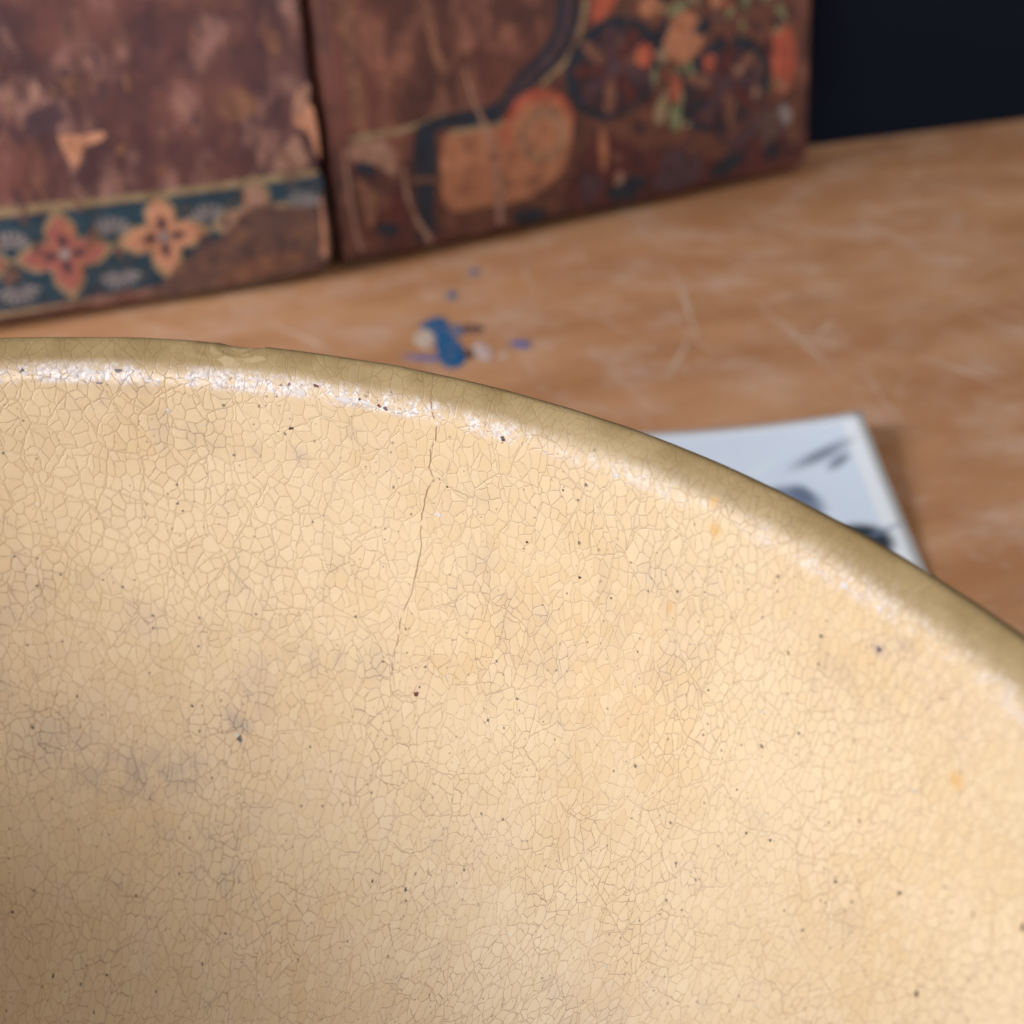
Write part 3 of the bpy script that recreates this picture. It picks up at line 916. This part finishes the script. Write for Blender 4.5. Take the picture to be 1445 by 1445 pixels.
def build_right_book():
    hide = leather('dark_russet_leather', lin(70, 42, 42), lin(112, 66, 58), lin(152, 102, 84), lin(164, 112, 88), 11.0, 0.35)
    root, fc = book('leather_book', (-7.094, 52.533), R_(30.55), 0.48, 24.95, 30, 2.2, hide,
                    'right dark leather book with orange medallions, navy curve and green foliage')
    # orange ground inside the curved border
    relief('painted_ground', GROUND, [(4.7, .5), (4.9, 4.6), (7.9, 4.75), (9.0, 5.5), (11.1, 6.6), (12.0, 9.2), (12.2, 16), (24.2, 16), (24.2, .6)], 0.012, fc, 0.0)
    relief('ochre_panel', ORANGE, [(5.0, 1.6), (5.2, 4.4), (6.6, 4.6), (7.8, 4.6), (9.2, 5.3), (10.5, 4.6), (11.2, 3.2), (10.6, 1.9), (8.6, 1.2), (6.6, 1.3)], 0.010, fc, 0.013, 3)
    # navy double border: short rail, corner, sweeping curve
    curve = [(4.1, 4.85), (5.4, 5.05), (7.0, 5.0), (8.0, 5.15), (8.9, 5.9), (9.9, 6.55), (10.8, 7.15), (11.4, 8.1), (11.65, 9.3), (11.75, 11), (11.8, 13), (11.85, 16)]
    relief('curved_border', NAVY, stroke(curve, 0.55, 1.35, 0.02, 4), 0.03, fc, 0.0, 2)
    relief('curved_border_stripe', PLUM, stroke(curve[3:], 0.2, 0.45, 0.02, 5), 0.01, fc, 0.031, 2)
    relief('gold_line', GOLD, stroke([(5.6, 4.55), (7.0, 4.55), (8.2, 4.6), (9.2, 5.35), (10.4, 6.1), (11.5, 6.8), (12.2, 8.0), (12.5, 9.4), (12.6, 11), (12.7, 16)], 0.16, 0.22, 0.02, 6), 0.035, fc, 0.0, 2)
    relief('gold_line', GOLD, stroke([(1.1, 5.0), (2.2, 5.0), (3.2, 4.98), (4.3, 5.15), (5.2, 5.35)], 0.28, 0.14, 0.03, 7), 0.03, fc, 0.0, 2)
    relief('upright_band', NAVY, stroke([(4.35, 4.75), (4.25, 3.4), (4.1, 2.0), (3.95, .45)], 0.95, 0.75, 0.06, 8), 0.026, fc, 0.0, 2)
    relief('crosspiece', BROWN, stroke([(3.6, 2.95), (5.0, 2.75)], 0.22), 0.01, fc, 0.028)
    # left column
    relief('scuff', CREASE, [(.9, 4.7), (1.7, 4.85), (2.6, 4.65), (2.95, 4.0), (2.75, 3.3), (2.2, 3.75), (1.5, 4.05), (1.0, 4.2)], 0.012, fc, 0.0, 3)
    relief('scuff', BROWN, [(1.05, 3.4), (1.6, 3.1), (2.0, 2.6), (1.75, 1.7), (1.45, 1.3), (1.2, 2.2)], 0.012, fc, 0.0, 3)
    relief('ink_mark', NAVY, circle(1.55, 3.75, .55, .25, 12, -.35, .15, 3), 0.01, fc, 0.014)
    relief('flower', MAROON, quatrefoil(2.8, 1.6, .95, 1.35), 0.018, fc, 0.014)
    relief('ink_mark', NAVY, circle(2.3, 1.15, .55, .3, 12, -.3, .15, 4), 0.01, fc, 0.034)
    relief('crease', CREASE, stroke([(.72, 4.6), (.74, 3), (.8, 1.6), (.95, .6)], 0.10, 0.22, 0.03, 9), 0.03, fc, 0.0, 2)
    relief('crease', CREASE, stroke([(3.25, 3.4), (3.3, 2.3), (3.6, 1.3), (4.0, .6), (4.1, .25)], 0.12, 0.3, 0.02, 10), 0.04, fc, 0.0, 2)
    relief('crease', CREASE, stroke([(6.45, 6.9), (6.75, 5.6), (7.2, 4.6), (7.5, 3.4), (7.62, 2.0), (7.55, .5)], 0.08, 0.30, 0.03, 11), 0.045, fc, 0.0, 2, label='pale rubbed crease')
    relief('crease', BROWN, stroke([(1.55, 11), (1.5, 8.4), (1.55, 5.6)], 0.7, 0.5, 0.05, 12), 0.01, fc, 0.0, 2)
    relief('crease', BROWN, stroke([(5.0, 9.6), (5.15, 8.0), (5.5, 7.0)], 0.4, 0.3, 0.05, 13), 0.01, fc, 0.0, 2)
    # tan roundel
    r = relief('roundel', RED, circle(9.8, 4.1, 1.75, 1.65, 26), 0.014, fc, 0.025)
    relief('roundel_field', ORANGE, circle(9.85, 3.85, 1.62, 1.45, 26), 0.01, r, 0.040)
    relief('roundel_ring', GOLD, circle(9.95, 3.75, 1.1, 1.05, 22), 0.008, r, 0.051)
    relief('roundel_heart', ORANGE, circle(9.95, 3.75, .9, .85, 20), 0.008, r, 0.060)

    def medallion(cx, cy, rx, ry, seed, rot):
        m = relief('medallion', NAVY, circle(cx, cy, rx, ry, 26, 0.2, .02, seed), 0.03, fc, 0.014)
        relief('medallion_disc', MAROON, circle(cx + .1, cy - .1, rx * .80, ry * .80, 24, .2, .03, seed), 0.012, m, 0.046)
        for q in range(9):
            a = rot + q * 2 * math.pi / 9
            relief('petal', BROWN if q % 3 == 0 else MAROON if q % 3 == 1 else PLUM, circle(cx + rx * .55 * math.cos(a), cy + ry * .55 * math.sin(a), rx * .30, ry * .13, 12, a), 0.012, m, 0.060)
        for q in range(9):
            a = rot + (q + .5) * 2 * math.pi / 9
            relief('petal_gap', NAVY, circle(cx + rx * .66 * math.cos(a), cy + ry * .66 * math.sin(a), rx * .26, ry * .06, 10, a), 0.012, m, 0.060)
        relief('medallion_heart', PLUM, circle(cx, cy, rx * .22, ry * .22, 14), 0.01, m, 0.073)
    medallion(13.75, 6.05, 2.55, 2.1, 1, .3)
    medallion(19.7, 4.55, 2.75, 2.0, 2, .7)
    # red and orange fields, green foliage
    relief('red_field', RED, [(22.6, 6.6), (23.6, 6.5), (24.0, 5.2), (23.6, 3.9), (22.9, 3.6), (22.6, 4.6)], 0.012, fc, 0.014, 3)
    relief('red_field', RED, [(12.9, 9.6), (14.2, 9.1), (13.2, 8.1), (12.75, 8.0)], 0.012, fc, 0.014, 3)
    for i, (x, y, a, b) in enumerate(((15.3, 6.4, .45, .5), (18.9, 5.6, .35, .42), (17.0, 4.7, .3, .65), (15.7, 8.4, .6, .4), (19.3, 8.3, .4, .4), (17.45, 6.85, 1.05, 1.1), (22.2, 8.6, .4, .5), (13.3, 11, .9, .9))):
        relief('orange_berry', ORANGE if i > 2 else RED, circle(x, y, a, b, 16, 0, .08, i), 0.02, fc, 0.075)
    rnd = random.Random(5)
    for i, (x, y, l, w, a) in enumerate(((15.9, 3.3, 1.5, .7, 1.2), (17.0, 2.9, 1.3, .8, 1.7), (15.8, 5.0, .9, .3, 1.5), (16.6, 7.9, 1.3, .5, .4), (18.3, 8.2, 1.0, .45, 2.4), (16.2, 5.9, .8, .35, 1.2), (21.0, 7.6, 1.6, .5, 1.7), (22.1, 7.8, 1.5, .4, 1.9), (14.8, 8.9, .9, .4, .6), (17.9, 5.2, .8, .35, 1.9), (16.5, 9.2, 1.0, .5, 1.4), (19.8, 7.4, .8, .3, .8), (18.6, 9.4, 1.2, .4, 1.0), (20.6, 9.6, 1.2, .4, 2.0), (15.0, 10.4, 1.2, .4, 1.2), (17.2, 3.9, .8, .3, 1.4))):
        tip = (x + l * math.cos(a), y + l * math.sin(a))
        nx, ny = -math.sin(a), math.cos(a)
        mid1 = (x + l * .4 * math.cos(a) + nx * w * .5, y + l * .4 * math.sin(a) + ny * w * .5)
        mid2 = (x + l * .4 * math.cos(a) - nx * w * .5, y + l * .4 * math.sin(a) - ny * w * .5)
        relief('foliage', GREEN if i % 4 else GOLD, [(x, y), mid1, tip, mid2], 0.014, fc, 0.09, 3)
    for i, (x, y, a, b, r) in enumerate(((16.2, 7.1, .8, .25, 1.0), (18.5, 7.2, .5, .3, .4), (18.2, 3.9, .5, .35, 0), (16.6, 8.9, .6, .3, .8), (20.4, 8.9, .6, .3, 1.4))):
        relief('ink_mark', NAVY, circle(x, y, a, b, 12, r, .12, i), 0.01, fc, 0.11)
    # smoky dark foot of the cover and stains
    relief('worn_patch', MAROON, [(11.4, .3), (11.6, 2.4), (13.2, 3.3), (15.6, 2.2), (18.0, 1.9), (19.5, 1.2), (22.4, 2.2), (24.0, 1.9), (24.2, .5), (18, .2)], 0.01, fc, 0.026, 3)
    for i, (x, y, a, b, r) in enumerate(((14.2, .75, 1.0, .5, .1), (17.2, .9, 1.5, .7, .2), (19.9, .9, 1.1, .4, .3), (12.2, 1.1, .6, .7, 0), (22.6, 1.1, .45, .4, 0), (17.0, 1.7, 1.0, .4, .1), (9.0, .5, .9, .3, 0), (21.3, 2.3, 1.6, .4, .5))):
        relief('stain', NAVY if i % 2 == 0 else PLUM, circle(x, y, a, b, 14, r, .2, i + 20), 0.008, fc, 0.048 + i * 0.001)
    rq = random.Random(12)
    for i in range(90):
        # dense little leaves and dots packed between the medallions
        x, y = rq.uniform(15.0, 23.4), rq.uniform(3.0, 10.5)
        if (x - 13.75) ** 2 / 6.5 + (y - 6.05) ** 2 / 4.4 < 1.0 or (x - 19.7) ** 2 / 7.6 + (y - 4.55) ** 2 / 4.0 < 1.0 or (x - 17.45) ** 2 + (y - 6.85) ** 2 < 1.3:
            continue
        a, l, w = rq.uniform(0, 3.1), rq.uniform(.35, .8), rq.uniform(.16, .34)
        ca, sa = math.cos(a), math.sin(a)
        relief('foliage', (NAVY, GREEN, NAVY, GOLD, NAVY, RED, GREEN)[i % 7], [(x - ca * l / 2, y - sa * l / 2), (x - sa * w / 2, y + ca * w / 2), (x + ca * l / 2, y + sa * l / 2), (x + sa * w / 2, y - ca * w / 2)], 0.004, fc, 0.070 + i * 0.0002, 2)
    rq = random.Random(77)
    for i in range(46):
        x, y = rq.uniform(5, 24), rq.uniform(.6, 9.5)
        if x < 12:
            continue
        relief('scuff', (BROWN, MAROON, DARKHIDE, CREASE, PLUM)[i % 5], circle(x, y, rq.uniform(.08, .3), rq.uniform(.12, .5), 9, rq.uniform(-.5, .5), .3, i), 0.004, fc, 0.115 + i * 0.0004)
    relief('scuff', DARKHIDE, circle(22.6, 2.3, 1.0, .8, 14, .6, .25, 40), 0.008, fc, 0.066)
    relief('scuff', PALE, circle(23.4, 2.7, .3, .5, 12, .3, .2, 41), 0.008, fc, 0.076)
    relief('scuff', ORANGE, circle(13.0, 2.7, .22, 1.0, 12, 0, .15, 42), 0.008, fc, 0.06)


build_right_book()

# ==================================================================== PHOTO PRINT


def build_print():
    nt = NT('glossy_print')
    uv = nt.uv()                                       # centimetres from the curled corner: x leftwards, y towards the bowl
    x, y, _z = nt.sep(uv)
    c = nt.mix(nt.noise(uv, 0.5, 4, dim='2D'), lin(238, 245, 255), lin(245, 249, 255))
    pic = nt.mul(nt.ss(x, 0.65, 0.80), nt.ss(y, 0.35, 0.50))
    tone = nt.mix(nt.noise(nt.mapping(uv, loc=(3, 4, 0)), 0.7, 4, dim='2D'), lin(212, 226, 250), lin(224, 236, 252))
    c = nt.mix(nt.mul(pic, 0.8), c, tone)
    for cx, cy, rx, ry, rot, col, a, soft in ((1.7, 2.05, 1.05, .26, .55, lin(96, 108, 130), .75, .75), (1.25, 2.5, .5, .2, .8, lin(84, 96, 118), .7, .6),
                                              (3.1, 4.6, .9, 1.0, .3, lin(104, 120, 146), .85, .3), (2.7, 4.1, .3, .5, .2, lin(104, 120, 146), .8, .4),
                                              (1.5, 6.6, .95, .85, .2, lin(34, 46, 58), .97, .25), (.7, 6.1, .6, .12, .5, lin(130, 144, 170), .6, .6),
                                              (4.0, 2.9, 1.4, .16, .75, lin(226, 242, 252), .9, .6), (3.2, 8.0, 1.6, 1.2, .2, lin(60, 70, 86), .9, .3), (5.5, 8.4, 1.2, 2.0, .2, lin(90, 100, 120), .9, .3)):
        c = nt.mix(nt.mul(nt.ell(uv, cx, cy, rx, ry, rot, soft), a), c, col)
    m = nt.out(c, 0.30)
    corner = Vector((11.42, 38.72))
    left = Vector((-7.02, -.15)).normalized()
    down = Vector((-left.y, left.x))
    W, H = 10.0, 15.0
    root = empty('photo_print', (corner.x * CM, corner.y * CM, 0.0))
    tag(root, 'pale glossy black-and-white photo print with lifted corner lying on the table', 'photograph')
    nx, ny = 28, 36
    verts, uvs, faces = [], [], []

    def zz(a, b):
        k = max(0.0, 1 - (a / 8.5)) ** 2 * max(0.0, 1 - b / 10.5) ** 1.6
        return 0.035 + 0.75 * k
    for t in (0.03, 0.0):
        for j in range(ny + 1):
            for i in range(nx + 1):
                a, b = W * i / nx, H * j / ny
                q = left * a + down * b
                verts.append((q.x * CM, q.y * CM, (zz(a, b) + t - 0.03) * CM))
                uvs.append((a, b))
    K = (nx + 1) * (ny + 1)
    for j in range(ny):
        for i in range(nx):
            a = j * (nx + 1) + i
            faces.append((a, a + 1, a + nx + 2, a + nx + 1))
            faces.append((K + a, K + a + nx + 1, K + a + nx + 2, K + a + 1))
    rim = [i for i in range(nx + 1)] + [j * (nx + 1) + nx for j in range(1, ny + 1)] + [ny * (nx + 1) + i for i in range(nx - 1, -1, -1)] + [j * (nx + 1) for j in range(ny - 1, 0, -1)]
    for a, b in zip(rim, rim[1:] + rim[:1]):
        faces.append((a, K + a, K + b, b))
    me = bpy.data.meshes.new('print_sheet')
    me.from_pydata(verts, [], faces)
    ul = me.uv_layers.new(name='UVMap')
    for lp in me.loops:
        ul.data[lp.index].uv = uvs[lp.vertex_index]
    smooth(me)
    me.update()
    link('print_sheet', me, m, root)


build_print()
